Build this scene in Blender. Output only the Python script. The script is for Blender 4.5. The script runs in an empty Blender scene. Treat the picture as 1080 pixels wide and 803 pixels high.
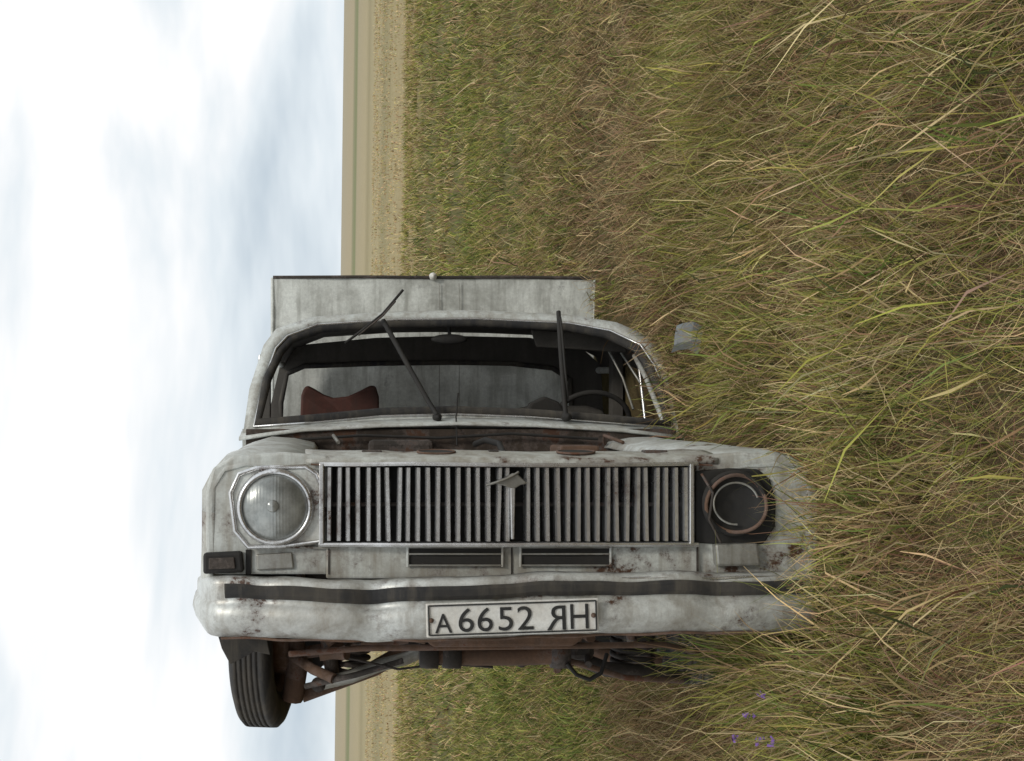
import bpy, math, random
import numpy as np
from mathutils import Matrix, Vector, noise as mnoise
random.seed(7); rng=np.random.default_rng(11)
sc=bpy.context.scene
FPX=1310.0; VX=357.0; VY=445.0; H=1.40; UC=0.50; D0=5.5
th=math.radians(0.72)
r=Vector((math.sin(th),0,-math.cos(th))); u_=Vector((math.cos(th),0,math.sin(th))); f=Vector((0,1,0))
# ---------------- camera
cam=bpy.data.cameras.new("camera"); co=bpy.data.objects.new("camera",cam); sc.collection.objects.link(co); sc.camera=co
cam.sensor_width=36; cam.sensor_fit='HORIZONTAL'; cam.lens=FPX/1080*36
cam.shift_x=(540-VX)/1080; cam.shift_y=(VY-401.5)/1080
cam.clip_start=0.05; cam.clip_end=12000
mc=Matrix((( r.x,u_.x,-f.x,0),(r.y,u_.y,-f.y,0),(r.z,u_.z,-f.z,H),(0,0,0,1)))
co.matrix_world=mc
MC=Matrix(((r.x,f.x,u_.x,0),(r.y,f.y,u_.y,0),(r.z,f.z,u_.z,H),(0,0,0,1)))  # (X,depth,Z)->world

# ---------------- material helpers
def newmat(name):
    m=bpy.data.materials.new(name); m.use_nodes=True
    nt=m.node_tree; b=nt.nodes["Principled BSDF"]; return m,nt,b
def N(nt,t,**k):
    n=nt.nodes.new(t)
    for a,v in k.items(): setattr(n,a,v)
    return n
def ramp(nt,src,stops):
    n=nt.nodes.new("ShaderNodeValToRGB"); e=n.color_ramp.elements
    while len(e)<len(stops): e.new(0.5)
    for i,(p,c) in enumerate(stops):
        e[i].position=p; e[i].color=c if len(c)==4 else (*c,1)
    nt.links.new(src,n.inputs[0]); return n.outputs[0]
def noi(nt,vec,scale,detail=6,rough=.6,mscale=None,dist=0):
    n=N(nt,"ShaderNodeTexNoise"); n.inputs["Scale"].default_value=scale; n.inputs["Detail"].default_value=detail; n.inputs["Roughness"].default_value=rough
    n.inputs["Distortion"].default_value=dist
    if mscale:
        mp=N(nt,"ShaderNodeMapping"); mp.inputs["Scale"].default_value=mscale; nt.links.new(vec,mp.inputs[0]); vec=mp.outputs[0]
    nt.links.new(vec,n.inputs["Vector"]); return n.outputs[0]
def mix(nt,fac,a,b,mode='MIX'):
    n=N(nt,"ShaderNodeMix",data_type='RGBA',blend_type=mode)
    for s,v in ((n.inputs[0],fac),(n.inputs[6],a),(n.inputs[7],b)):
        if isinstance(v,(int,float)): s.default_value=v
        elif isinstance(v,tuple): s.default_value=(*v,1) if len(v)==3 else v
        else: nt.links.new(v,s)
    return n.outputs[2]
W0=(0,0,0,1);W1=(1,1,1,1)
def worn(name,base,dirt=(.16,.14,.105),rust=.62,dirtamt=.55,metal=0,rough=.45,bump=.15,rustcol=(.115,.055,.03),scale=1):
    m,nt,b=newmat(name); tc=N(nt,"ShaderNodeTexCoord").outputs["Object"]
    n1=noi(nt,tc,4*scale,9,.68,dist=.4); d1=ramp(nt,n1,[(.42,W0),(.68,W1)])
    n2=noi(nt,tc,2.4*scale,7,.65,(11,11,1.1)); d2=ramp(nt,n2,[(.47,W0),(.70,W1)])
    n3=noi(nt,tc,6*scale,13,.78); rm=ramp(nt,n3,[(rust,W0),(rust+.03,W1)])
    halo=ramp(nt,n3,[(rust-.07,W0),(rust+.01,(.55,.55,.55,1))])
    n4=noi(nt,tc,70*scale,4,.8)
    c=mix(nt,ramp(nt,n4,[(.35,W0),(.7,W1)]),base,tuple(x*.76 for x in base))
    mm=N(nt,"ShaderNodeMath",operation='MULTIPLY'); nt.links.new(d1,mm.inputs[0]); mm.inputs[1].default_value=dirtamt
    c=mix(nt,mm.outputs[0],c,dirt)
    m2=N(nt,"ShaderNodeMath",operation='MULTIPLY'); nt.links.new(d2,m2.inputs[0]); m2.inputs[1].default_value=dirtamt*.9
    c=mix(nt,m2.outputs[0],c,tuple(x*1.15 for x in dirt))
    c=mix(nt,halo,c,tuple(.5*x+.10 for x in rustcol))
    rc=mix(nt,n4,rustcol,tuple(x*.35 for x in rustcol))
    c=mix(nt,rm,c,rc)
    nt.links.new(c,b.inputs["Base Color"])
    if metal:
        inv=N(nt,"ShaderNodeMath",operation='MULTIPLY_ADD'); nt.links.new(rm,inv.inputs[0]); inv.inputs[1].default_value=-metal; inv.inputs[2].default_value=metal
        nt.links.new(inv.outputs[0],b.inputs["Metallic"])
    ro=N(nt,"ShaderNodeMath",operation='MULTIPLY_ADD'); nt.links.new(n1,ro.inputs[0]); ro.inputs[1].default_value=.5; ro.inputs[2].default_value=rough-.2
    nt.links.new(ro.outputs[0],b.inputs["Roughness"])
    bp=N(nt,"ShaderNodeBump"); bp.inputs["Strength"].default_value=bump; bp.inputs["Distance"].default_value=.01
    nt.links.new(n3,bp.inputs["Height"]); nt.links.new(bp.outputs[0],b.inputs["Normal"])
    return m
DW=(.17,.135,.09)
M_paint=worn("worn_white_paint",(.64,.67,.64),dirt=DW,rust=.63,dirtamt=.60)
M_paint2=worn("worn_white_paint_rusty",(.60,.62,.58),dirt=DW,rust=.580,dirtamt=.72)
M_box=worn("worn_grey_paint",(.76,.78,.73),dirt=(.15,.145,.12),rust=.66,dirtamt=.62,scale=.9,rustcol=(.07,.06,.05))
M_bump=worn("dull_bumper_paint",(.68,.70,.67),dirt=DW,rust=.595,dirtamt=.60,rough=.38,metal=.3)
M_chrome=worn("worn_chrome",(.78,.79,.80),dirt=(.30,.27,.23),rust=.635,dirtamt=.5,metal=.8,rough=.20,bump=.08)
M_alu=worn("dull_aluminium",(.42,.42,.39),rust=.62,dirtamt=.7,metal=.5,rough=.4)
M_badge=worn("dull_badge_metal",(.30,.30,.28),rust=.66,dirtamt=.6,metal=.7,rough=.35)
M_rust=worn("rusty_steel",(.16,.09,.055),dirt=(.055,.04,.03),rust=.56,dirtamt=.65,rough=.85,bump=.6,rustcol=(.18,.08,.045))
M_fire=worn("rusty_firewall",(.06,.042,.03),dirt=(.02,.018,.015),rust=.56,dirtamt=.7,rough=.85,bump=.6,rustcol=(.12,.06,.035))
M_dark=worn("greasy_dark_metal",(.055,.043,.034),dirt=(.02,.018,.016),rust=.57,dirtamt=.75,rough=.75,rustcol=(.12,.06,.035),bump=.5)
M_black=worn("black_and_painted_shade",(.016,.015,.014),dirt=(.03,.026,.02),rust=.75,dirtamt=.5,rough=.75)  # for black parts, and for shade painted black in openings
M_rub=worn("weathered_rubber",(.024,.024,.025),dirt=(.09,.078,.06),rust=.95,dirtamt=.7,rough=.85)
M_liner=worn("faded_headliner",(.10,.092,.08),dirt=(.05,.045,.04),rust=.95,dirtamt=.7,rough=.9)
M_seat=worn("red_brown_vinyl",(.10,.034,.024),dirt=(.045,.026,.02),rust=.95,dirtamt=.8,rough=.75)
M_plate=worn("plate_white",(.78,.78,.74),dirt=(.36,.30,.22),rust=.68,dirtamt=.45,rough=.45,bump=.05)
M_ink=worn("plate_black",(.02,.02,.02),dirt=(.06,.06,.05),rust=.95,dirtamt=.3)
M_bluish=worn("bluish_sheet_metal",(.17,.19,.20),rust=.62,dirtamt=.6)
M_lens,nt,b=newmat("headlight_glass")
tc=N(nt,"ShaderNodeTexCoord").outputs["Object"]
wv=N(nt,"ShaderNodeTexWave"); wv.inputs["Scale"].default_value=34; nt.links.new(tc,wv.inputs["Vector"])
n=noi(nt,tc,9,8,.7); nt.links.new(ramp(nt,n,[(.35,(.18,.19,.18)),(.7,(.48,.50,.48))]),b.inputs["Base Color"])
b.inputs["Metallic"].default_value=.45; b.inputs["Roughness"].default_value=.28; b.inputs["Coat Weight"].default_value=.6
bp=N(nt,"ShaderNodeBump"); bp.inputs["Strength"].default_value=.07; bp.inputs["Distance"].default_value=.003
nt.links.new(wv.outputs[1],bp.inputs["Height"]); nt.links.new(bp.outputs[0],b.inputs["Normal"])

# ---------------- car root
root=bpy.data.objects.new("wrecked_pickup_car",None); sc.collection.objects.link(root)
root.empty_display_size=.5
root.matrix_world=MC@Matrix.Translation((UC,D0,0))
def P(px,py,d): return ((px-VX)*d/FPX-UC,d,(VY-py)*d/FPX)
def shade(me,s=True):
    me.polygons.foreach_set("use_smooth",[s]*len(me.polygons))
def addmesh(name,verts,faces,mat,parent=root,smooth=False,bevel=0,solid=0,seg=2,jit=0,sub=0):
    me=bpy.data.meshes.new(name)
    vs=[(v[0],v[1]-D0,v[2]) for v in verts]
    if jit:
        out=[]
        for v in vs:
            n=mnoise.noise_vector(Vector(v)*3.1)+.5*mnoise.noise_vector(Vector(v)*8.3); out.append((v[0]+n.x*jit,v[1]+n.y*jit,v[2]+n.z*jit))
        vs=out
    me.from_pydata(vs,[],faces); me.validate(); me.update()
    me.materials.append(mat); shade(me,smooth)
    o=bpy.data.objects.new(name,me); sc.collection.objects.link(o); o.parent=parent
    if solid:
        m=o.modifiers.new("s",'SOLIDIFY'); m.thickness=solid; m.offset=0
    if bevel:
        m=o.modifiers.new("b",'BEVEL'); m.width=bevel; m.segments=seg; m.limit_method='ANGLE'; m.angle_limit=math.radians(35)
    return o
def prism(name,front,back,mat,**k):
    n=len(front); v=list(front)+list(back)
    fc=[tuple(range(n)),tuple(range(2*n-1,n-1,-1))]+[(i,i+n,(i+1)%n+n,(i+1)%n) for i in range(n)]
    return addmesh(name,v,fc,mat,**k)
def plate(name,pix,d,t,mat,**k):
    fr=[P(x,y,d) for x,y in pix]; bk=[(a,b_+t,c) for a,b_,c in fr]
    return prism(name,fr,bk,mat,**k)
def box(name,u0,u1,d0,d1,z0,z1,mat,**k):
    return prism(name,[(u0,d0,z0),(u1,d0,z0),(u1,d0,z1),(u0,d0,z1)],[(u0,d1,z0),(u1,d1,z0),(u1,d1,z1),(u0,d1,z1)],mat,**k)
def loft(name,secs,mat,close=False,**k):
    n=len(secs[0]); v=[p for s in secs for p in s]; fc=[]
    for i in range(len(secs)-1):
        for j in range(n if close else n-1):
            a=i*n+j; b_=i*n+(j+1)%n; fc.append((a,b_,b_+n,a+n))
    return addmesh(name,v,fc,mat,**k)
def tube(name,pts,rad,mat,cyclic=False,smooth=True,parent=root):
    cu=bpy.data.curves.new(name,'CURVE'); cu.dimensions='3D'; cu.bevel_depth=rad; cu.bevel_resolution=3; cu.use_fill_caps=True
    sp=cu.splines.new('POLY'); sp.points.add(len(pts)-1)
    for i,p in enumerate(pts): sp.points[i].co=(p[0],p[1]-D0,p[2],1)
    sp.use_cyclic_u=cyclic; sp.use_smooth=smooth
    cu.materials.append(mat)
    o=bpy.data.objects.new(name,cu); sc.collection.objects.link(o); o.parent=parent; return o
def lathe(name,prof,center,mat,axis='d',seg=48,squash=1,rot=0,smooth=True,close=False):
    v=[];n=seg
    for (ra,al) in prof:
        for i in range(n):
            a=2*math.pi*i/n; c,s=ra*math.cos(a),ra*math.sin(a)
            if axis=='d': p=Vector((c*squash,al,s))
            else: p=Vector((al,c,s)); 
            if rot: p=Matrix.Rotation(rot,3,'Z')@p
            v.append((center[0]+p.x,center[1]+p.y,center[2]+p.z))
    fc=[]
    for i in range(len(prof)-1):
        for j in range(n):
            a=i*n+j; b_=i*n+(j+1)%n; fc.append((a,a+n,b_+n,b_))
    if close:
        i=len(prof)-1
        for j in range(n): fc.append((i*n+j,j,(j+1)%n,i*n+(j+1)%n))
    return addmesh(name,v,fc,mat,smooth=smooth)

# ---- fenders
base=[(.585,-.130),(.60,-.108),(.68,-.090),(.77,-.084),(.83,-.10),(.872,-.145),(.898,-.20),(.905,-.262)]
def fsec(s,d,ins,dz,low=0):
    return [(s*(min(a,.905-ins) if a>.7 else a)+0,d,z-ins*(1 if z>-.2 else 0)+dz) for a,z in base]
for s,nm in ((-1,"fender_r"),(1,"fender_l")):
    secs=[fsec(s,3.600,.045,0),fsec(s,3.612,.022,0),fsec(s,3.64,.008,0),fsec(s,3.70,0,0)]
    for i in range(1,10):
        t=i/9; secs.append(fsec(s,3.70+1.46*t,0,.02*t))
    loft(nm,secs,M_paint,smooth=True,solid=.006,jit=.007)
    cs=[]
    for d,ins in ((3.600,.045),(3.612,.022),(3.64,.008),(3.70,0),(3.78,0)):
        cs.append([(s*(.905-ins),d,z) for z in (-.262,-.32,-.38,-.44,-.50)])
    loft(nm+"_corner",cs,M_paint2,smooth=True,solid=.006,jit=.006)
def arch(dc,rr,zc,n=14):
    return [(dc+rr*math.cos(math.pi*i/n),zc+rr*math.sin(math.pi*i/n)) for i in range(n+1)]
for s in (-1,1):
    poly=[(3.78,-.268),(5.17,-.268),(5.17,-.03),(8.40,-.03),(8.40,-.60)]+[(a,z) for a,z in arch(7.2,.35,-.62)]+[(a,z) for a,z in arch(4.40,.35,-.62)]+[(3.86,-.62),(3.78,-.5)]
    prism("body_side",[(s*.900,a,z) for a,z in poly],[(s*.88,a,z) for a,z in poly],M_paint)
    loft("wheel_arch_liner",[[(s*.89,a,z) for a,z in arch(4.40,.36,-.62)],[(s*.60,a,z) for a,z in arch(4.40,.36,-.62)]],M_black,solid=.004,smooth=True)
    loft("rear_arch_liner",[[(s*.89,a,z) for a,z in arch(7.2,.36,-.62)],[(s*.60,a,z) for a,z in arch(7.2,.36,-.62)]],M_black,solid=.004,smooth=True)
    box("inner_apron",s*.62-.01,s*.62+.01,3.72,5.1,-.55,-.15,M_fire,jit=.01)
    for dd in (5.30,6.25): box("door_gap",s*.9015-.001,s*.9015+.001,dd,dd+.006,-.58,-.04,M_black)
    tube("side_trim",[(s*.905,3.8,-.31),(s*.908,6.6,-.30),(s*.905,8.38,-.30)],.008,M_chrome)
    box("door_handle",s*.92-.012,s*.92+.012,6.02,6.16,-.12,-.095,M_chrome,bevel=.006)
# ---- front faces
fl=[(219,606),(217,560),(217,520),(224,494),(246,481),(300,477),(346,481),(346,606)]
plate("front_face_r",fl,3.602,.03,M_paint,bevel=.008)
frp=[(1080-x,y) for x,y in fl][::-1]
plate("front_face_l",frp,3.602,.03,M_paint2,bevel=.008)
pr=[(3.625,-.128),(3.600,-.124),(3.598,-.112),(3.612,-.104),(3.66,-.095),(3.72,-.090),(3.755,-.088),(3.765,-.105)]
cols=[]
for i in range(49):
    uu=-.60+1.20*i/48; bow=-.025*(1-(uu/.6)**2)
    de=.005*math.exp(-((uu+.3)/.06)**2)+.004*math.exp(-((uu-.42)/.05)**2)
    cols.append([(uu,d+bow,z-de*(1 if j>2 else 0)) for j,(d,z) in enumerate(pr)])
loft("upper_tie_panel",cols,M_paint2,smooth=True,solid=.004,jit=.006)
tube("panel_lip_rust",[(uu,3.592-.025*(1-(uu/.6)**2),-.1245+.003*math.sin(uu*17)) for uu in [-.58+1.16*i/40 for i in range(41)]],.003,M_rust)
for px in (460,607):
    c=P(px,480,3.66); n=20
    ring=[(c[0]+.055*math.cos(2*math.pi*i/n),3.655+.032*math.sin(2*math.pi*i/n),-.0905+.14*.032*math.sin(2*math.pi*i/n)) for i in range(n)]
    prism("panel_hole_shade",[(a,b_,z+.003) for a,b_,z in ring],[(a,b_,z-.004) for a,b_,z in ring],M_black)  # solid black disc, painted shade in place of a cut hole
    tube("panel_hole_lip",[(a,b_,z+.002) for a,b_,z in ring],.0035,M_rust,cyclic=True)
for px,w in ((392,.03),(520,.015),(690,.035)):
    c=P(px,478,3.70); box("bracket",c[0]-w,c[0]+w,3.68,3.72,-.096,-.084,M_dark,bevel=.004)
# headlight r
sur=[(243,520),(252,500),(270,494),(322,492),(334,500),(340,515),(340,571),(300,576),(262,577),(248,560)]
plate("headlight_surround",sur,3.578,.03,M_paint,bevel=.007,seg=3)
tube("headlight_surround_trim",[P(x,y,3.575) for x,y in sur],.007,M_chrome,cyclic=True)
c=P(290,535,3.57)
lathe("headlight_ring",[(.112,.03),(.112,0),(.106,-.012),(.098,-.014),(.094,-.004),(.094,.02)],c,M_chrome)
lathe("headlight_lens",[(.094,-.004),(.085,-.013),(.06,-.024),(.03,-.031),(.0005,-.033)],c,M_lens)
lathe("bulb_cap",[(.0005,-.040),(.014,-.038),(.018,-.034),(.018,-.025)],(c[0]-.005,c[1],c[2]+.005),M_lens,seg=24)
# broken headlight : shade of the open bucket painted as a black plate
cav=[(734,497),(770,494),(800,495),(813,506),(819,530),(818,556),(806,574),(770,575),(734,573)]
plate("headlight_cavity_shade",cav,3.590,.02,M_black,bevel=.006)
c2=P(775,531,3.57)
lathe("headlight_bucket",[(.095,.0),(.09,-.012),(.082,-.012),(.078,.0),(.055,.010),(.03,.014),(.0005,.016)],c2,M_black)
tube("headlight_bucket_rim",[(c2[0]+.086*math.cos(a),c2[1]-.014+.012*math.sin(2*a),c2[2]+.082*math.sin(a)) for a in [2*math.pi*i/32 for i in range(32)]],.0055,M_rust,cyclic=True)
tube("headlight_inner_rim",[(c2[0]+.064*math.cos(a),c2[1]-.012,c2[2]+.060*math.sin(a)) for a in [.3+4.6*i/32 for i in range(32)]],.003,M_alu)
tube("loose_wire",[P(740,500,3.56),P(752,520,3.53),P(748,548,3.54),P(760,572,3.55)],.004,M_dark)
# ---- grille
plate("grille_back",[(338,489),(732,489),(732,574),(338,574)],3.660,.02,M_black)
nb=37
for i in range(nb):
    px=347+ (722-347)*i/(nb-1)+random.uniform(-.8,.8)
    if abs(px-541)<5: continue
    a=P(px,0,3.59)[0]; w=.0078; z0=P(0,570,3.59)[2]; z1=P(0,493,3.59)[2]
    lean=random.gauss(0,.0022)
    dd=3.575-.02*(1-((px-540)/200)**2)+random.uniform(-.003,.003)
    fr=[(a-w,dd+.014,z0+.0),(a-w*.6,dd,z0),(a+w*.6,dd,z0),(a+w,dd+.014,z0),(a+w,dd+.05,z0),(a-w,dd+.05,z0)]
    tp=[(x+lean,y,z1) for x,y,_ in fr]
    prism("grille_bar_%02d"%i,fr,tp,M_chrome)
for y0,y1,nm in ((487.5,491.5,"top"),(571.5,575.5,"bottom")):
    cols=[]
    for i in range(17):
        px=336+398*i/16; dd=3.565-.022*(1-((px-535)/199)**2)
        a=P(px,y0,3.59); b_=P(px,y1,3.59)
        cols.append([(a[0],dd+.06,a[2]),(a[0],dd,a[2]),(a[0],dd-.003,(a[2]+b_[2])/2),(a[0],dd,b_[2]),(a[0],dd+.06,b_[2])])
    loft("grille_frame_"+nm,cols,M_chrome,smooth=False,jit=.003)
for x in (339,730):
    plate("grille_frame_side",[(x-2.5,489),(x+2.5,489),(x+2.5,574),(x-2.5,574)],3.56,.06,M_chrome,bevel=.003)
tube("grille_mid_rail",[P(342,532,3.63),P(540,532,3.605),P(728,532,3.63)],.006,M_dark)
# emblem
plate("emblem_bar",[(538.5,512),(543.5,512),(542.5,569),(539.5,569)],3.534,.03,M_chrome,bevel=.002)
plate("emblem_wing",[(520,510),(528,506),(535,503),(541,499),(546,500),(551,505),(557,510),(549,512),(544,515),(538,515),(530,512)],3.532,.014,M_badge,bevel=.003)
tube("emblem_deer",[P(513,512,3.530),P(523,509,3.526),P(532,506,3.524),P(541,502,3.525),P(547,498,3.528)],.0038,M_badge)
# ---- lower panel
plate("lower_front_panel",[(344,575.5),(736,575.5),(736,610),(344,610)],3.592,.03,M_paint2,bevel=.006,jit=.003)
for x0,x1 in ((430,530),(549,644)):
    plate("vent_slot_shade",[(x0,577),(x1,577),(x1,597),(x0,597)],3.586,.006,M_black)  # slot is not cut: its inner shade is a black plate
    for yy in (577.5,584.5,596.5):
        tube("vent_slat",[P(x0,yy,3.582),P((x0+x1)/2,yy,3.578),P(x1,yy,3.582)],.003,M_alu)
    for xx in (x0,x1): tube("vent_side",[P(xx,577,3.582),P(xx,598,3.582)],.004,M_paint)
tube("panel_crease",[P(262,576,3.596),P(345,578,3.592),P(540,576,3.586),P(735,576,3.59)],.004,M_paint2)
for x in (346,539,735): plate("panel_seam",[(x,577),(x+1.6,577),(x+1.6,606),(x,606)],3.5885,.01,M_dark)
plate("marker_light_housing_r",[(214,584),(255,582),(257,604),(214,606)],3.572,.04,M_black,bevel=.008)
plate("marker_light_base_r",[(220,589),(247,588),(248,600),(220,601)],3.566,.01,M_dark,bevel=.003)
plate("marker_plate_r",[(270,585),(308,583),(310,600),(271,602)],3.592,.012,M_alu,bevel=.004)
plate("marker_gap_r",[(259,580),(265,580),(265,606),(259,606)],3.594,.008,M_black)
plate("marker_light_housing_l",[(754,574),(800,573),(803,597),(756,598)],3.572,.04,M_alu,bevel=.008)
# ---- bumper
def bpath(t):
    a=abs(t); s=1 if t>0 else -1
    if a<.88:
        q=a/.88; uu=.85*q; d=3.475+.075*q**3
    else:
        q=(a-.88)/.12; ang=q*math.pi/2; uu=.85+.075*math.sin(ang); d=3.55+.35*(1-math.cos(ang))*.55+.10*q
    return s*uu,d
kz=3.5/FPX
bprof=[(606,.055),(606,.015),(609,.002),(613,.0),(628,.0),(631,.004),(635,-.010),(641,-.018),(648,-.020),(655,-.012),(662,.004),(669,.024),(671,.05)]
NT=120
ts=[-1+2*i/NT for i in range(NT+1)]
secs=[]
def dent(uu): return .022*math.exp(-((uu+.40)/.055)**2)+.005*math.exp(-((uu-.30)/.09)**2)+.005*math.exp(-((uu+.02)/.05)**2)+.010*math.exp(-((uu+.72)/.04)**2)+.012*math.exp(-((uu-.56)/.05)**2)
def zo(uu): return .018*uu+.003*math.sin(uu*5)-.006-.012*max(0,(uu-.5))*2
for t in ts:
    uu,d=bpath(t); s=abs(t)
    nx=0 if s<.86 else (s-.86)/.14
    row=[]
    for y,dd in bprof:
        yy=y
        if s>.9: yy=630+(y-630)*(1-.55*((s-.9)/.1)**2)
        z=(VY-yy)*kz
        de=dent(uu)*(1 if y<640 else .5)
        row.append((uu-(1 if t>0 else -1)*nx*dd*.8, d+dd*(1-nx)+de, z-de*.5+zo(uu)))
    secs.append(row)
loft("front_bumper",secs,M_bump,smooth=True,solid=.004,jit=.008)
rsec=[]
for t in ts[6:-6]:
    uu,d=bpath(t); de=dent(uu)
    off=zo(uu)-de*.5
    rsec.append([(uu,d+de+a,(VY-yy)*kz+off) for a,yy in ((.02,612.5),(-.007,612.5),(-.012,616),(-.012,623),(-.007,627.5),(.02,627.5))])
loft("bumper_rubber_strip",rsec[3:-3],M_rub,jit=.008)
tube("bumper_chrome_edge",[(p[0][0],p[0][1]-.014,p[0][2]+.006) for p in rsec],.005,M_chrome)
tube("bumper_lower_edge_rust",[(uu,d+.022+dent(uu),(VY-670)*kz-.001+zo(uu)+.002*math.sin(uu*31)) for uu,d in [bpath(t) for t in ts[8:-8]]],.004,M_rust)
# ---- plate
plate("number_plate",[(449,637),(631,631),(632,667),(450,673)],3.440,.006,M_plate,bevel=.003)
def Q(fx,fy):
    ax=449+182*fx+fy; ay=637-6*fx+36*fy; return P(ax,ay,3.4365)
for a,b_ in (((.015,.07),(.985,.07)),((.985,.07),(.985,.93)),((.985,.93),(.015,.93)),((.015,.93),(.015,.07))):
    tube("plate_border",[Q(*a),Q(*b_)],.0022,M_ink)
for fx,fy in ((.03,.5),(.97,.5)): lathe("plate_bolt",[(.0005,-.004),(.006,-.003),(.007,.002)],Q(fx,fy),M_rust,seg=12)
def txt(s,x0,x1,y0,y1,mir=False):
    cu=bpy.data.curves.new("plate_text",'FONT'); cu.body=s; cu.size=.1; cu.extrude=.0008; cu.space_character=1.05
    cu.materials.append(M_ink)
    o=bpy.data.objects.new("plate_text",cu); sc.collection.objects.link(o)
    bpy.context.view_layer.update()
    bb=[Vector(v) for v in o.bound_box]; mnx=min(v.x for v in bb);mxx=max(v.x for v in bb);mny=min(v.y for v in bb);mxy=max(v.y for v in bb)
    A=P(x0,y1,3.437); B=P(x1,y0,3.437)
    sx=(B[0]-A[0])/(mxx-mnx); sy=(B[2]-A[2])/(mxy-mny)
    o.parent=root
    o.rotation_euler=(math.pi/2,-math.atan(6/182),0); o.scale=(-sx if mir else sx,sy,1)
    o.location=(B[0]+mnx*sx if mir else A[0]-mnx*sx,A[1]-D0,A[2]-mny*sy)
txt("A",459,477,648,668); txt("66",484,520,642,667); txt("52",526,563,640.5,665.5); txt("R",577,597,638.5,664,mir=True); txt("H",602,621,637.5,663.5)

# ---- engine bay
box("firewall",-.88,.88,5.07,5.10,-.58,-.028,M_fire,jit=.01)
box("radiator_support",-.58,.58,3.80,3.83,-.52,-.16,M_dark)
box("engine_block",-.2,.22,4.1,4.8,-.48,-.20,M_rust,bevel=.03)
box("oil_pan",-.17,.19,4.2,4.75,-.66,-.45,M_dark,bevel=.03)
box("heater_box",-.38,-.12,4.95,5.06,-.20,-.072,M_dark,bevel=.02)
box("battery_tray",.35,.50,4.75,5.0,-.15,-.092,M_rust,bevel=.01)
tube("wiring_loom",[(-.7,5.04,-.075),(-.4,5.02,-.055),(-.1,5.03,-.066),(.2,5.02,-.048),(.55,5.03,-.07)],.006,M_black)
tube("heater_hose",[(.05,5.0,-.09),(.08,4.9,-.072),(.12,4.8,-.085),(.1,4.5,-.12)],.012,M_black)
tube("hood_hinge_r",[(-.5,5.04,-.09),(-.52,4.95,-.055),(-.5,4.8,-.08)],.007,M_alu)
tube("hood_hinge_l",[(.58,5.04,-.09),(.56,4.95,-.055),(.6,4.8,-.08)],.007,M_rust)
# ---- cowl
cw_t=[(254,460),(285,456),(320,452),(400,447),(480,445),(560,447),(650,452),(726,461)]
cols=[]
for x,y in cw_t:
    a=P(x,y,5.15); cols.append([(a[0],5.055,a[2]-.016),(a[0],5.045,a[2]-.012),(a[0],5.06,a[2]-.002),(a[0],5.12,a[2]+.006),(a[0],5.19,a[2]+.018)])
loft("cowl",cols,M_paint,smooth=True,solid=.003,jit=.003)
# ---- windshield frame
def dw(y): return 5.15+max(0,(452-y))/(452-335)*.47
O=[(256,460),(263,410),(278,364),(291,347),(330,334),(420,329),(500,328),(600,332),(650,340),(688,356),(706,380),(720,420),(724,460),(650,454),(560,448),(480,446),(400,448),(320,453)]
I=[(268,450),(278,404),(291,368),(303,355),(335,343),(420,337.5),(500,336.5),(600,341),(643,349),(675,364),(690,386),(702,418),(708,452),(642,446),(560,440),(480,437),(400,439),(325,446)]
n=len(O)
Of=[P(x,y,dw(y)) for x,y in O]; If=[P(x,y,dw(y)) for x,y in I]
Mid=[((a[0]+b_[0])/2,(a[1]+b_[1])/2-.012,(a[2]+b_[2])/2) for a,b_ in zip(Of,If)]
ob=[(a,b_+.05,c) for a,b_,c in Of]; ib=[(a,b_+.05,c) for a,b_,c in If]
v=ob+Of+Mid+If+ib; fc=[]
for k_ in range(4):
    for j in range(n): fc.append((k_*n+j,k_*n+(j+1)%n,(k_+1)*n+(j+1)%n,(k_+1)*n+j))
for j in range(n): fc.append((4*n+j,4*n+(j+1)%n,(j+1)%n,j))
addmesh("windshield_frame",v,fc,M_paint,smooth=True)
def inset(pts,k_,dd=0):
    cx=sum(p[0] for p in pts)/n; cz=sum(p[2] for p in pts)/n
    return [(p[0]+(k_ if p[0]<cx else -k_)*min(1,abs(p[0]-cx)/.5),p[1]+dd,p[2]+(k_ if p[2]<cz else -k_)) for p in pts]
tube("windshield_rubber",inset(If,.016,.0),.020,M_rub,cyclic=True)
tube("windshield_chrome",inset(If,.0,-.012),.0055,M_chrome,cyclic=True)
# ---- roof
idx=[2,3,4,5,6,7,8,9,10]
secs=[]
for d,dz,s in ((None,-.004,1),(5.72,.008,1.0),(5.95,.02,1.0),(6.25,.02,.99),(6.48,.005,.98),(6.56,-.03,.975)):
    row=[]
    for j,i in enumerate(idx):
        p=Of[i]; dd=p[1]+.02 if d is None else max(d,p[1]+.03)
        k_=1-abs(j-4)/4
        row.append((.07+(p[0]-.07)*s,dd,p[2]+dz*k_))
    secs.append(row)
loft("roof",secs,M_paint,smooth=True,solid=.004,jit=.004)
loft("headliner",[[(.07+(a-.07)*.96,b_+.03,c-.035) for a,b_,c in row] for row in secs[:-1]],M_liner,smooth=True,solid=.004,jit=.008)
tube("roof_rail_r",[(Of[2][0]+.025,Of[2][1]+.03,Of[2][2]-.01),(Of[2][0]+.02,6.0,Of[2][2]-.02),(-.80,6.52,.30)],.018,M_paint)
tube("roof_rail_l",[(Of[10][0]-.025,Of[10][1]+.03,Of[10][2]-.01),(Of[10][0]-.02,6.0,Of[10][2]-.02),(.86,6.52,.27)],.018,M_paint)
Ro=[(-.88,-.62),(-.88,-.02),(-.80,.32),(-.72,.40),(-.3,.44),(.1,.45),(.5,.44),(.78,.38),(.87,.30),(.90,-.02),(.90,-.62),(.1,-.62)]
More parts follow.
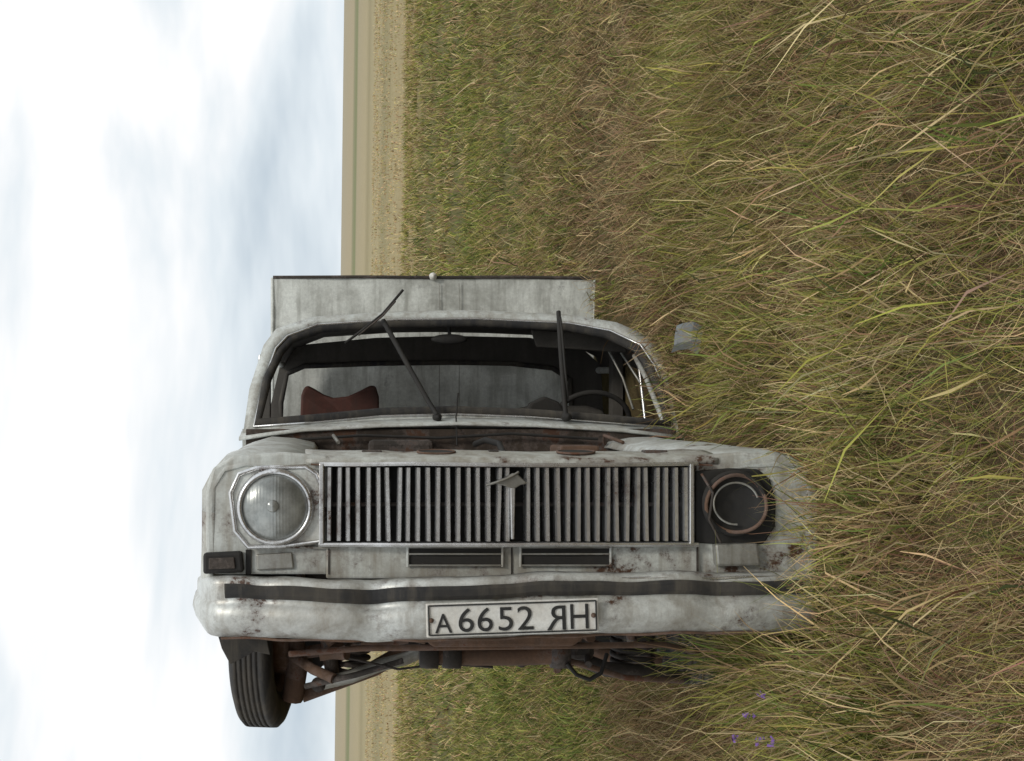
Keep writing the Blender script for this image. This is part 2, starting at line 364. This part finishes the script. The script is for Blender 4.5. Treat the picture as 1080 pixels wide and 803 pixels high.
Ri=[(-.80,-.02),(-.80,.10),(-.77,.25),(-.68,.29),(-.3,.305),(.1,.31),(.4,.305),(.62,.28),(.71,.22),(.72,.05),(.70,-.02),(.1,-.03)]
n2=len(Ro); v=[(a,6.50,z) for a,z in Ro]+[(a,6.50,z) for a,z in Ri]+[(a,6.56,z) for a,z in Ri]+[(a,6.56,z) for a,z in Ro]
fc=[]
for k_ in range(3):
    for j in range(n2): fc.append((k_*n2+j,k_*n2+(j+1)%n2,(k_+1)*n2+(j+1)%n2,(k_+1)*n2+j))
addmesh("cab_rear_wall",v,fc,M_liner,smooth=False)
tube("rear_window_rubber",[(a,6.495,z) for a,z in Ri],.014,M_rub,cyclic=True)
for s in (-1,1):
    box("b_pillar",s*.855-.025,s*.855+.025,6.02,6.10,-.05,.33,M_liner,jit=.008)
    tube("door_window_frame",[(s*.875,5.22,-.02),(s*.86,5.50,.20),(s*.84,5.62,.30)],.012,M_paint)
    tube("quarter_window_bar",[(s*.875,5.55,-.03),(s*.855,5.62,.30)],.008,M_chrome)
    box("door_inner",s*.86-.015,s*.86+.015,5.2,6.5,-.5,-.035,M_liner,bevel=.008)
# interior
box("dashboard",-.80,.82,5.24,5.50,-.22,-.018,M_rub,bevel=.03,jit=.006)
sw=P(624,440,5.62)
tube("steering_wheel",[(sw[0]+.17*math.cos(a),sw[1]-.05*math.sin(a),sw[2]-.02+.13*math.sin(a)) for a in [2*math.pi*i/40 for i in range(40)]],.012,M_black,cyclic=True)
tube("steering_spoke",[(sw[0]-.16,sw[1],sw[2]-.02),(sw[0],sw[1]+.05,sw[2]-.05),(sw[0]+.16,sw[1],sw[2]-.02)],.010,M_black)
tube("steering_column",[(sw[0],sw[1]+.05,sw[2]-.05),(sw[0],5.3,-.15)],.03,M_black)
plate("instrument_hood",[(552,441),(560,425),(575,418),(590,424),(600,441)],5.42,.08,M_black,bevel=.01)
seatp=[(316,470),(317,416),(319,409),(323,406),(330,409),(342,415),(352,418),(368,417),(382,411),(391,406),(397,407),(400,418),(401,470)]
plate("seat_back_r",seatp,6.08,.10,M_seat,bevel=.02,seg=4,jit=.012)
plate("seat_back_l",[(540,470),(541,432),(560,428),(620,428),(640,434),(641,470)],6.10,.12,M_liner,bevel=.03,seg=4)
box("bench_seat",-.7,.75,5.75,6.4,-.40,-.22,M_seat,bevel=.05)
rm=P(474,358,5.66)
lathe("rear_view_mirror",[(.0005,-.012),(.04,-.012),(.052,-.004),(.05,.01),(.0005,.014)],rm,M_black,squash=1.6)
_o=bpy.data.objects["rear_view_mirror"]; _o.scale=(1,1,.45); _o.location=(0,0,rm[2]*.55)
tube("mirror_stem",[rm,(rm[0],rm[1]+.01,rm[2]+.07)],.008,M_black)
plate("sun_visor",[(560,348),(655,352),(662,372),(566,366)],5.74,.02,M_liner,bevel=.008)
for x0,y0,x1,y1 in ((655,372,690,436),(640,366,668,432),(668,366,700,420)):
    tube("bent_window_strip",[P(x0,y0,5.85),P((x0+x1)/2+3,(y0+y1)/2,5.8),P(x1,y1,5.7)],.006,M_alu)
# wipers
tube("wiper_arm_r",[P(461,438,5.10),P(452,424,5.14),P(430,385,5.24),P(404,338,5.36)],.011,M_black)
tube("wiper_blade_r",[P(364,362,5.34),P(384,347,5.35),P(404,331,5.37),P(425,306,5.40)],.006,M_black)
tube("wiper_bridge_r",[P(378,354,5.32),P(404,333,5.33),P(417,318,5.37)],.004,M_dark)
tube("wiper_arm_l",[P(597,441,5.10),P(595,420,5.14),P(592,380,5.26),P(589,329,5.40)],.010,M_black)
tube("wiper_blade_l",[P(599,424,5.14),P(596,390,5.22),P(593,352,5.32),P(591,335,5.36)],.005,M_black)
for x in (461,597): lathe("wiper_pivot",[(.0005,-.05),(.016,-.045),(.02,0)],P(x,440,5.14),M_black,seg=16)
tube("wiper_linkage_wire",[P(482,470,5.0),P(481,440,5.08),P(483,415,5.16)],.003,M_black)

# ---- cargo box
bl=P(287,293,6.72); brr=P(628,296,6.72)
u0,u1,zt=bl[0],brr[0],bl[2]
NX,NZ=40,24
v=[];fc=[]
for i in range(NX+1):
    for j in range(NZ+1):
        v.append((u0+(u1-u0)*i/NX,6.724+.004*math.sin(i*.5)*math.sin(j*.4),-.10+(zt+.10)*j/NZ))
for i in range(NX):
    for j in range(NZ):
        a=i*(NZ+1)+j; fc.append((a,a+NZ+1,a+NZ+2,a+1))
addmesh("cargo_box_front",v,fc,M_box,smooth=True,jit=.010)
box("cargo_box",u0+.004,u1-.004,6.755,8.45,-.10,zt-.004,M_box,bevel=.012)
tube("cargo_box_top_edge",[(u0+.005,6.72,zt+.002),(u0+.5,6.718,zt+.004),((u0+u1)/2,6.72,zt+.001),(u1-.4,6.718,zt+.003),(u1-.005,6.72,zt-.004)],.009,M_dark)
tube("cargo_box_edge_r",[(u0+.002,6.726,zt),(u0+.002,6.726,-.1)],.010,M_box)
tube("cargo_box_edge_l",[(u1-.002,6.726,zt),(u1-.002,6.726,-.1)],.010,M_box)
for x in (463,484): tube("cargo_box_seam",[P(x,299,6.712),P(x+.5,360,6.710),P(x,440,6.712)],.002,M_alu)
lathe("box_bolt",[(.0005,-.02),(.018,-.01),(.022,.02)],(P(457,292,6.70)[0],6.70,zt+.006),M_plate,seg=16)
box("load_floor",-.86,.86,6.6,8.4,-.36,-.33,M_dark)
box("tail_panel",-.88,.88,8.40,8.43,-.58,-.03,M_paint,bevel=.01)
tube("rear_bumper",[(-.9,8.35,-.42),(-.85,8.50,-.42),(.85,8.50,-.42),(.9,8.35,-.42)],.05,M_chrome)
box("floor_pan",-.80,.80,5.0,8.3,-.52,-.49,M_dark,jit=.01)
for s in(-.45,.45): box("chassis_rail",s-.04,s+.04,3.85,5.6,-.62,-.50,M_dark,bevel=.01)
tube("drive_shaft",[(0,4.9,-.52),(0,7.1,-.66)],.035,M_rust)
tube("rear_axle",[(-.72,7.2,-.68),(.72,7.2,-.68)],.05,M_rust)
tube("exhaust",[(.2,4.6,-.56),(.3,5.4,-.58),(.32,6.8,-.58),(.5,8.3,-.56)],.025,M_rust)
# ---- wheels
def wheel(name,c,steer=0,w=.088,R=.325):
    pr=[(.20,-w*.75),(.24,-w*1.0),(.285,-w*1.05),(.312,-w*.9),(R,-w*.72)]
    for q in (-.5,-.25,0,.25,.5):
        pr+=[(R+.001,w*(q-.08)),(R-.002,w*(q-.07)),(R-.002,w*(q+.01)),(R+.001,w*(q+.02))]
    pr+=[(R,w*.72),(.312,w*.9),(.285,w*1.05),(.24,w),(.20,w*.75)]
    lathe(name+"_tyre",pr,c,M_rub,axis='u',rot=steer,seg=64,close=True)
    lathe(name+"_rim",[(.203,-w*.8),(.19,-w*.7),(.17,-.03),(.16,.02),(.10,.03),(.06,.05),(.0005,.05)],c,M_rust,axis='u',rot=steer)
    lathe(name+"_rim_in",[(.203,w*.8),(.185,w*.7),(.17,.035),(.165,.0)],c,M_rust,axis='u',rot=steer)
    lathe(name+"_brake_drum",[(.0005,.10),(.13,.10),(.14,.085),(.14,.02),(.0005,.02)],c,M_rust,axis='u',rot=steer)
cw=P(281,668,4.42)
wheel("front_wheel_r",cw,math.radians(-8),w=.070)
wheel("rear_wheel_r",(-.75,7.2,-.70))
wheel("rear_wheel_l",(.75,7.2,-.66))
wheel("front_wheel_l",(.74,4.42,-.60),math.radians(-10))
plate("torn_mud_guard",[(222,640),(240,655),(262,662),(280,668),(284,692),(268,688),(256,694),(243,700),(234,684)],3.80,.008,M_rub,bevel=.002,jit=.01)
# ---- suspension
d=4.10
tube("crossmember",[P(446,689,d),P(470,691,d),P(500,692,d),P(548,692,d),P(596,690,d)],.032,M_rust)
for x in (452,476,590): lathe("crossmember_flange",[(.0005,-.03),(.045,-.03),(.048,-.01),(.048,.03),(.0005,.03)],P(x,690,d),M_dark,axis='u',seg=20)
box("subframe",-.42,.48,4.25,4.5,-.62,-.52,M_rust,bevel=.02,jit=.02)
tube("lower_arm_r_front",[P(450,684,4.2),P(430,694,4.19),P(400,702,4.2),P(370,714,4.22),P(335,722,4.25)],.022,M_alu)
tube("lower_arm_r_rear",[P(445,676,4.5),P(395,705,4.45),P(318,733,4.4)],.028,M_rust)
tube("upper_arm_r",[P(430,672,4.3),P(350,684,4.32),P(312,690,4.35)],.022,M_rust)
tube("tie_rod_r",[P(425,697,4.1),P(375,712,4.12),P(322,724,4.2)],.010,M_dark)
tube("knuckle_r",[P(309,672,4.35),P(314,700,4.33),P(308,738,4.35)],.038,M_rust)
tube("steering_arm_r",[P(306,690,4.3),P(330,706,4.2),P(352,716,4.15)],.018,M_rust)
lathe("ball_joint_r",[(.0005,-.03),(.022,-.028),(.026,0),(.018,.03)],P(336,722,4.24),M_dark,seg=16)
tube("shock_r",[P(345,672,4.28),P(352,720,4.3)],.026,M_dark)
tube("lower_arm_l_front",[P(592,688,4.2),P(640,706,4.2),P(725,714,4.25)],.026,M_dark)
tube("lower_arm_l_rear",[P(600,676,4.5),P(660,696,4.45),P(730,703,4.4)],.034,M_rust)
tube("tie_rod_l",[P(600,697,4.1),P(660,715,4.12),P(720,718,4.2)],.010,M_rust)
box("idler_bracket",P(596,0,4.2)[0],P(622,0,4.2)[0],4.15,4.28,-.80,-.62,M_dark,bevel=.02,jit=.02)
lathe("spring_cup_l",[(.0005,.0),(.08,.0),(.085,-.05),(.0005,-.05)],P(668,664,4.3),M_dark,axis='u',seg=20)
def spring(name,x,y0,y1,d,rad):
    a=P(x,y0,d);b_=P(x,y1,d);pts=[]
    for i in range(97):
        t=i/96; an=t*6*2*math.pi; pts.append((a[0]+rad*math.cos(an),d+rad*math.sin(an),a[2]+(b_[2]-a[2])*t))
    tube(name,pts,.009,M_dark)
spring("coil_spring_l",667,664,708,4.3,.07); spring("coil_spring_r",372,664,708,4.35,.055)
tube("hanging_hose",[P(598,700,4.05),P(608,712,4.05),P(622,717,4.05),P(634,710,4.05),P(640,690,4.1)],.007,M_black)
tube("brake_pipe",[P(350,690,4.1),P(420,706,4.08),P(470,700,4.1),P(520,704,4.1)],.004,M_dark)
tube("stabilizer_bar",[P(305,690,4.0),P(380,684,3.95),P(540,682,3.95),P(700,680,3.95),P(735,688,4.05)],.010,M_rust)
plate("engine_shield",[(440,668),(620,668),(604,682),(455,682)],3.9,.3,M_rust,bevel=.01,jit=.01)
plate("bumper_bracket_r",[(434,650),(447,646),(449,680),(438,678)],3.55,.12,M_rust,bevel=.004)
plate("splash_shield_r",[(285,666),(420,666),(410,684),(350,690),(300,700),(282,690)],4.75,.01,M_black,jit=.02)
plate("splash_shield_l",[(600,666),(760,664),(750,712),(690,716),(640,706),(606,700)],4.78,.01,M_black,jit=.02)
for k_ in range(44):
    x=random.uniform(300,740); y=random.uniform(672,706 if x>600 else 694); dd=random.uniform(4.05,4.7)
    a=P(x,y,dd); b_=P(x+random.uniform(-40,40),y+random.uniform(-12,12),dd+random.uniform(-.1,.1))
    tube("underbody_rod",[a,((a[0]+b_[0])/2,a[1],(a[2]+b_[2])/2+random.uniform(-.015,.015)),b_],random.uniform(.005,.022),random.choice([M_dark,M_rust,M_rust,M_dark]))

# ---------------- ground
def gh(x,y):
    return .022*np.sin(1.3*x+.7)*np.sin(1.1*y)+.014*np.sin(3.1*x+2.*y)+.010*np.sin(5.3*y-2.2*x)
def axis(lim,n,near):
    t=np.linspace(-1,1,n); k=np.arcsinh(lim/near); return near*np.sinh(t*k)
xs=axis(4000,181,3.0); ys=axis(4500,221,3.0)
X,Y=np.meshgrid(xs,ys,indexing='ij')
fade=np.clip(1-np.hypot(X,Y)/60,0,1)
Z=gh(X,Y)*fade
V=np.stack([X,Y,Z],-1).reshape(-1,3)
a=np.arange(len(xs)-1)[:,None]*len(ys)+np.arange(len(ys)-1)[None,:]
F=np.stack([a,a+len(ys),a+len(ys)+1,a+1],-1).reshape(-1,4)
def npmesh(name,V,F,mat,cols=None,smooth=False):
    me=bpy.data.meshes.new(name)
    me.vertices.add(len(V)); me.vertices.foreach_set("co",V.astype(np.float32).ravel())
    me.loops.add(F.size); me.loops.foreach_set("vertex_index",F.astype(np.int32).ravel())
    me.polygons.add(len(F)); me.polygons.foreach_set("loop_start",(np.arange(len(F))*F.shape[1]).astype(np.int32))
    me.update(calc_edges=True)
    if smooth: me.polygons.foreach_set("use_smooth",np.ones(len(F),bool))
    if cols is not None:
        at=me.color_attributes.new("Col",'FLOAT_COLOR','POINT'); at.data.foreach_set("color",cols.astype(np.float32).ravel())
    me.materials.append(mat)
    o=bpy.data.objects.new(name,me); sc.collection.objects.link(o); return o
G,nt,b=newmat("field_ground")
pos=N(nt,"ShaderNodeNewGeometry").outputs["Position"]; sep=N(nt,"ShaderNodeSeparateXYZ"); nt.links.new(pos,sep.inputs[0])
nz=noi(nt,pos,.25,5,.6,(.4,1,1)); nf=noi(nt,pos,6,6,.75); nff=noi(nt,pos,1.3,5,.7)
wy=N(nt,"ShaderNodeMath",operation='MULTIPLY_ADD'); nt.links.new(nz,wy.inputs[0]); wy.inputs[1].default_value=4; nt.links.new(sep.outputs[1],wy.inputs[2])
lg=N(nt,"ShaderNodeMath",operation='LOGARITHM'); nt.links.new(wy.outputs[0],lg.inputs[0]); lg.inputs[1].default_value=10
mr=N(nt,"ShaderNodeMapRange"); nt.links.new(lg.outputs[0],mr.inputs[0]); mr.inputs[1].default_value=0; mr.inputs[2].default_value=3.5
def lp(y): return math.log10(y)/3.5
zone=ramp(nt,mr.outputs[0],[(0,(.10,.07,.04)),(lp(7.5),(.115,.08,.042)),(lp(10),(.11,.10,.04)),(lp(24),(.15,.145,.052)),(lp(26.5),(.38,.30,.16)),(lp(36),(.40,.33,.18)),
  (lp(44),(.30,.26,.14)),(lp(50),(.42,.35,.20)),(lp(62),(.40,.34,.20)),(lp(68),(.33,.28,.16)),(lp(76),(.43,.36,.22)),(lp(115),(.40,.34,.22)),(lp(125),(.21,.23,.11)),(lp(150),(.27,.26,.15)),(lp(170),(.42,.35,.23)),(lp(1500),(.40,.35,.25))])
c=mix(nt,ramp(nt,nf,[(.3,W0),(.75,(.6,.6,.6,1))]),zone,(.5,.5,.5),'MULTIPLY')
c=mix(nt,ramp(nt,nff,[(.4,W0),(.8,(.4,.4,.4,1))]),c,(.20,.16,.08))
nt.links.new(c,b.inputs["Base Color"]); b.inputs["Roughness"].default_value=.95; b.inputs["Specular IOR Level"].default_value=.1
bp=N(nt,"ShaderNodeBump"); bp.inputs["Strength"].default_value=.8; bp.inputs["Distance"].default_value=.05
nt.links.new(nf,bp.inputs["Height"]); nt.links.new(bp.outputs[0],b.inputs["Normal"])
npmesh("ground",V,F,G,smooth=True)

# ---------------- grass
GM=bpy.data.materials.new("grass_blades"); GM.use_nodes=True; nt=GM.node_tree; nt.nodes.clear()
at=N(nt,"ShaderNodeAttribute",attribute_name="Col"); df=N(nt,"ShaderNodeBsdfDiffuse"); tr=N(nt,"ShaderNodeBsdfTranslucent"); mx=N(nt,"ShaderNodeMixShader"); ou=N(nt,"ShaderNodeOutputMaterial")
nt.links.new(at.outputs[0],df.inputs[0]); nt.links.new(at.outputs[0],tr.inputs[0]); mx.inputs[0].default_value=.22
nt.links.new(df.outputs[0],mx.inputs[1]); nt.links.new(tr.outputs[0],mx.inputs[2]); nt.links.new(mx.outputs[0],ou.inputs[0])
pal={ 'green':(.18,.225,.06),'yg':(.37,.35,.10),'straw':(.64,.50,.27),'brown':(.35,.235,.13),'dark':(.08,.09,.038),'red':(.31,.18,.115)}
PC=np.array([pal[k] for k in ('green','yg','straw','brown','dark','red')])
def smooth_noise(x,y,s,seed):
    r_=np.random.default_rng(seed); out=0
    for i in range(6):
        a=r_.uniform(0,2*np.pi); k=s*r_.uniform(.6,1.8); out=out+np.sin((x*np.cos(a)+y*np.sin(a))*k+r_.uniform(0,6.28))
    return out/6*1.6
allV=[];allC=[]
def blades(bx,by,L,W,lean,ang,prob,wprof,zoff=0):
    m=len(bx); t=np.array([0,.36,.72,1.0])
    bend=rng.uniform(.9,2.2,m)[:,None]
    h=L[:,None]*lean[:,None]*t[None]**bend
    z=L[:,None]*t[None]*np.sqrt(np.clip(1-(lean[:,None]*t[None]*.85)**2,.03,1))
    cx=bx[:,None]+h*np.cos(ang)[:,None]; cy=by[:,None]+h*np.sin(ang)[:,None]
    kx=rng.normal(0,.04,(m,4))*L[:,None]*(t>0)[None]; cx=cx+kx
    cz=gh(bx,by)[:,None]+z+zoff-.01
    wa=rng.uniform(0,2*np.pi,m); wx=np.cos(wa)[:,None]; wyv=np.sin(wa)[:,None]*.6; wz=(rng.uniform(-.5,.5,m))[:,None]
    w=W[:,None]*wprof[None]/2
    A=np.stack([cx-wx*w,cy-wyv*w,cz-wz*w],-1); B=np.stack([cx+wx*w,cy+wyv*w,cz+wz*w],-1)
    VV=np.stack([A,B],2).reshape(m,8,3)
    cum=np.cumsum(prob,1); cum/=cum[:,-1:]
    k=(rng.random(m)[:,None]>cum).sum(1).clip(0,5)
    c=PC[k]*rng.uniform(.5,1.3,m)[:,None]*(1+rng.normal(0,.06,(m,3)))
    root_shade=np.array([.6,.6,.85,.85,1.0,1.0,1.1,1.1])  # shade painted into blade colour: dark roots, lighter tips
    CC=c[:,None,:]*root_shade[None,:,None]
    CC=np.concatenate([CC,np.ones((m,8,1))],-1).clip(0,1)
    allV.append(VV.reshape(-1,3)); allC.append(CC.reshape(-1,4))
flat=np.array([1,.9,.6,.08]); leafp=np.array([.2,1,.85,.1]); head=np.array([.4,.4,2.8,.6])
def sample_area(d0,d1,dens,mx=.6):
    nmax=int(dens*(d1-d0)*( .94*d1+2*mx)); y=rng.uniform(d0,d1,nmax); x=rng.uniform(-.42*d1-mx,.52*d1+mx,nmax)
    k=(x>-.40*y-mx)&(x<.44*y+mx); return x[k],y[k]
def incar(x,y,pad=0):
    up=np.where(y<5.1,-.06,np.where(y<5.65,-.04+(y-5.1)*1.0,.52))
    return ((y>3.62)&(y<8.5)&(x>-.60)&(x<up+pad)) | ((y>6.66)&(y<8.5)&(x>-.6)&(x<.79)) | ((y>3.46)&(y<=3.7)&(x<-.15)&(x>-.64))
def probs(x,y,kind):
    g=smooth_noise(x,y,2.2,5); g2=smooth_noise(x,y,5.0,9)
    gr=1/(1+np.exp(-(g*3.0+g2*1.8)))
    o=0*gr
    if kind=='near':
        return np.stack([.20*gr+.03,.52*gr+.14,.34+.14*(1-gr),.46*(1-gr)+.08,.10+o,.13*(1-gr)+.02],1)
    if kind=='brown':
        return np.stack([.06*gr+.02,.14*gr+.04,.38+o,.50+o,.12+o,.16+o],1)
    if kind=='mid':
        return np.stack([.34*gr+.14,.48+o,.24*(1-gr)+.12,.24*(1-gr)+.05,.10+o,.02+o],1)
    if kind=='lush':
        return np.stack([.75+o,.30+o,.03+o,.02+o,.15+o,0*gr],1)
    return np.stack([o,.06+.04*gr,.75+o,.15+o,o,.02+o],1)
def tufts(d0,d1,dens,nb,rad,L0,L1,w0,w1,kind,lean=(.2,.95),prof=flat,mx=.4,zone=None):
    x,y=sample_area(d0,d1,dens,mx); k=~incar(x,y)
    if zone is not None: k&=zone(x,y)
    x,y=x[k],y[k]; m=len(x)
    ts_=rng.uniform(.55,1.3,m)*(1+.30*smooth_noise(x,y,3.0,21)); ta=rng.uniform(0,6.28,m)
    X_=np.repeat(x,nb); Y_=np.repeat(y,nb); M=m*nb
    a=rng.uniform(0,6.28,M); q=rad*np.sqrt(rng.random(M))
    bx=X_+q*np.cos(a); by=Y_+q*np.sin(a)
    ang=np.where(rng.random(M)<.5,np.repeat(ta,nb)+rng.normal(0,.45,M),a+rng.normal(0,.5,M))
    ang=np.arctan2(np.sin(ang)-.10,np.cos(ang)-.40)
    L=rng.uniform(L0,L1,M)*np.repeat(ts_,nb)
    kk=~incar(bx,by); ln=rng.uniform(*lean,M)
    tx=bx+L*ln*np.cos(ang); ty=by+L*ln*np.sin(ang)
    kk&=~incar(tx,ty,-.04)
    s=lambda v:v[kk]
    blades(s(bx),s(by),s(L),rng.uniform(w0,w1,kk.sum()),s(ln),s(ang),probs(s(bx),s(by),kind),prof)
gap=lambda x,y: smooth_noise(x,y,3.4,33)>-.45
tufts(2.0,5.6,120,30,.075,.06,.20,.0018,.0036,'near',zone=gap)
tufts(2.0,5.4,45,14,.08,.13,.28,.0014,.0026,'near',lean=(.3,.95),zone=gap)
tufts(2.0,5.2,50,5,.12,.16,.32,.0014,.0024,'near',lean=(.2,.85),prof=head)
tufts(2.0,6.0,170,12,.12,.05,.20,.0016,.0034,'brown',lean=(.85,1.14))
tufts(2.0,6.5,16,8,.05,.04,.08,.008,.015,'lush',lean=(.4,1.0),prof=leafp)
tufts(5.0,9.5,105,15,.12,.05,.16,.003,.006,'brown',lean=(.6,1.12))
tufts(4.8,9.5,30,10,.12,.08,.22,.003,.005,'near',lean=(.3,.95))
tufts(7.2,14,56,13,.14,.05,.16,.005,.009,'mid',lean=(.4,1.0))
tufts(5.5,12,95,14,.12,.06,.17,.005,.010,'lush',lean=(.3,1.0),zone=lambda x,y:((x+2.0)**2/.7+(y-8.0)**2/5+.6*smooth_noise(x,y,2.5,3)<1))
tufts(5.0,14,6,16,.12,.06,.15,.006,.012,'lush',lean=(.3,1.0))
tufts(12,27,18,11,.2,.07,.17,.010,.019,'mid',lean=(.3,1.0))
tufts(9,26,3,7,.25,.12,.30,.007,.012,'brown',lean=(.1,.8))
tufts(26,55,3,8,.35,.04,.11,.016,.032,'stub',lean=(.0,.8),mx=2)
for cxx,cyy,sx,sy,nn,l0,l1 in ((-.35,3.25,.35,.15,85,.13,.31),(.0,3.35,.20,.16,40,.12,.28),(.15,3.9,.25,.35,60,.09,.22),(-.75,3.5,.12,.4,60,.16,.40),(.45,4.7,.25,.5,80,.08,.24),(-.72,3.9,.1,.3,30,.25,.46)):
    x=rng.normal(cxx,sx,nn); y=rng.normal(cyy,sy,nn); k=~incar(x,y)&(y>2.8); x,y=x[k],y[k]; m=len(x); nb_=20; M=m*nb_
    hs=np.repeat(rng.uniform(.55,1.25,m),nb_)
    a=rng.uniform(0,6.28,M); q=.06*np.sqrt(rng.random(M)); bx=np.repeat(x,nb_)+q*np.cos(a); by=np.repeat(y,nb_)+q*np.sin(a); k2=~incar(bx,by)
    bx,by,a,hs=bx[k2],by[k2],a[k2],hs[k2]; M=len(bx)
    L=rng.uniform(l0,l1,M)*hs; ln=rng.uniform(.1,.9,M)
    blades(bx,by,L,rng.uniform(.0030,.0055,M),ln,a,probs(bx,by,'near'),flat)
x,y=sample_area(2.0,6,8); k=~incar(x,y); x,y=x[k],y[k]; m=len(x)
blades(x,y,rng.uniform(.12,.33,m),rng.uniform(.003,.006,m),rng.uniform(.8,1.12,m),rng.uniform(0,6.28,m),np.tile(np.array([0,.05,1,.3,0,0.]),(m,1)),np.array([1,.9,.8,.5]))
V=np.concatenate(allV); C=np.concatenate(allC); nbl=len(V)//8
b0=np.arange(nbl)[:,None]*8
F=np.concatenate([b0+np.array([[0,1,3,2]]),b0+np.array([[2,3,5,4]]),b0+np.array([[4,5,7,6]])],0)
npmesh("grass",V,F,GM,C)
# wildflowers
FM,nt,b=newmat("purple_petals"); b.inputs["Base Color"].default_value=(.18,.09,.30,1); b.inputs["Roughness"].default_value=.7
SM,nt,b=newmat("flower_stems"); b.inputs["Base Color"].default_value=(.12,.15,.05,1)
fv=[];ff=[];fm=[]
for wx_,wy_ in ((-.74,3.42),(-.78,3.36),(-.86,3.40),(-.88,3.5),(-.84,3.3)):
    c=Vector((wx_,wy_,random.uniform(.22,.28)))
    i0=len(fv); fv+=[Vector((wx_-.001,wy_,0)),Vector((wx_+.001,wy_,0)),c+Vector((.001,0,0)),c-Vector((.001,0,0))]; ff.append((i0,i0+1,i0+2,i0+3)); fm.append(1)
    for k_ in range(10):
        a=random.uniform(0,6.28); q=c+Vector((random.gauss(0,.006),random.gauss(0,.006),random.gauss(0,.008)))
        s_=.0055; i0=len(fv); t1=Vector((math.cos(a),math.sin(a),.4))*s_; t2=Vector((-math.sin(a),math.cos(a),random.uniform(.2,.9)))*s_
        fv+= [q-t1*.3,q+t2,q+t1*1.6,q-t2]; ff.append((i0,i0+1,i0+2,i0+3)); fm.append(0)
me=bpy.data.meshes.new("wildflowers"); me.from_pydata([tuple(v) for v in fv],[],ff); me.materials.append(FM); me.materials.append(SM)
me.polygons.foreach_set("material_index",fm)
o=bpy.data.objects.new("wildflowers",me); sc.collection.objects.link(o)
# scrap panel
sr=bpy.data.objects.new("sheet_metal_scrap",None); sc.collection.objects.link(sr); sr.matrix_world=root.matrix_world
cols=[]
for x,y,d in ((714,344,4.85),(722,341,4.83),(732,340,4.81),(742,346,4.8)):
    cols.append([P(x,y,d),P(x-2,y+10,d-.02),P(x-3,y+20,d-.02),P(x-6,y+28,d+.0)])
loft("bent_sheet",cols,M_bluish,solid=.006,smooth=False,parent=sr)

# ---------------- world
w=bpy.data.worlds.new("World"); sc.world=w; w.use_nodes=True; nt=w.node_tree; nt.nodes.clear()
el=math.radians(48); az=math.radians(150)
sky=N(nt,"ShaderNodeTexSky",sky_type='NISHITA'); sky.sun_disc=False; sky.sun_elevation=el; sky.sun_rotation=az
tc=N(nt,"ShaderNodeTexCoord").outputs["Generated"]
n1=noi(nt,tc,1.5,5,.5,(1.5,1.5,5.5),dist=.25); n2=noi(nt,tc,1.1,2,.5,(1.0,1.0,5))
cl_=ramp(nt,n1,[(.34,(5.3,6.2,7.0)),(.45,(7.9,8.6,9.1)),(.54,(10.1,10.2,10.3))])
cov=ramp(nt,n2,[(.28,(.85,.85,.85,1)),(.45,W1)])
cc=mix(nt,cov,sky.outputs[0],cl_)
bg=N(nt,"ShaderNodeBackground"); bg.inputs[1].default_value=.1; nt.links.new(cc,bg.inputs[0])
ow=N(nt,"ShaderNodeOutputWorld"); nt.links.new(bg.outputs[0],ow.inputs[0])
sl=bpy.data.lights.new("sun",'SUN'); sl.energy=1.3; sl.angle=math.radians(10); sl.color=(1,.95,.87)
so=bpy.data.objects.new("sun",sl); sc.collection.objects.link(so)
sd=Vector((math.sin(az)*math.cos(el),math.cos(az)*math.cos(el),math.sin(el)))
so.rotation_euler=(-sd).to_track_quat('-Z','Y').to_euler()
sc.view_settings.view_transform='Standard'; sc.view_settings.look='None'; sc.view_settings.exposure=0
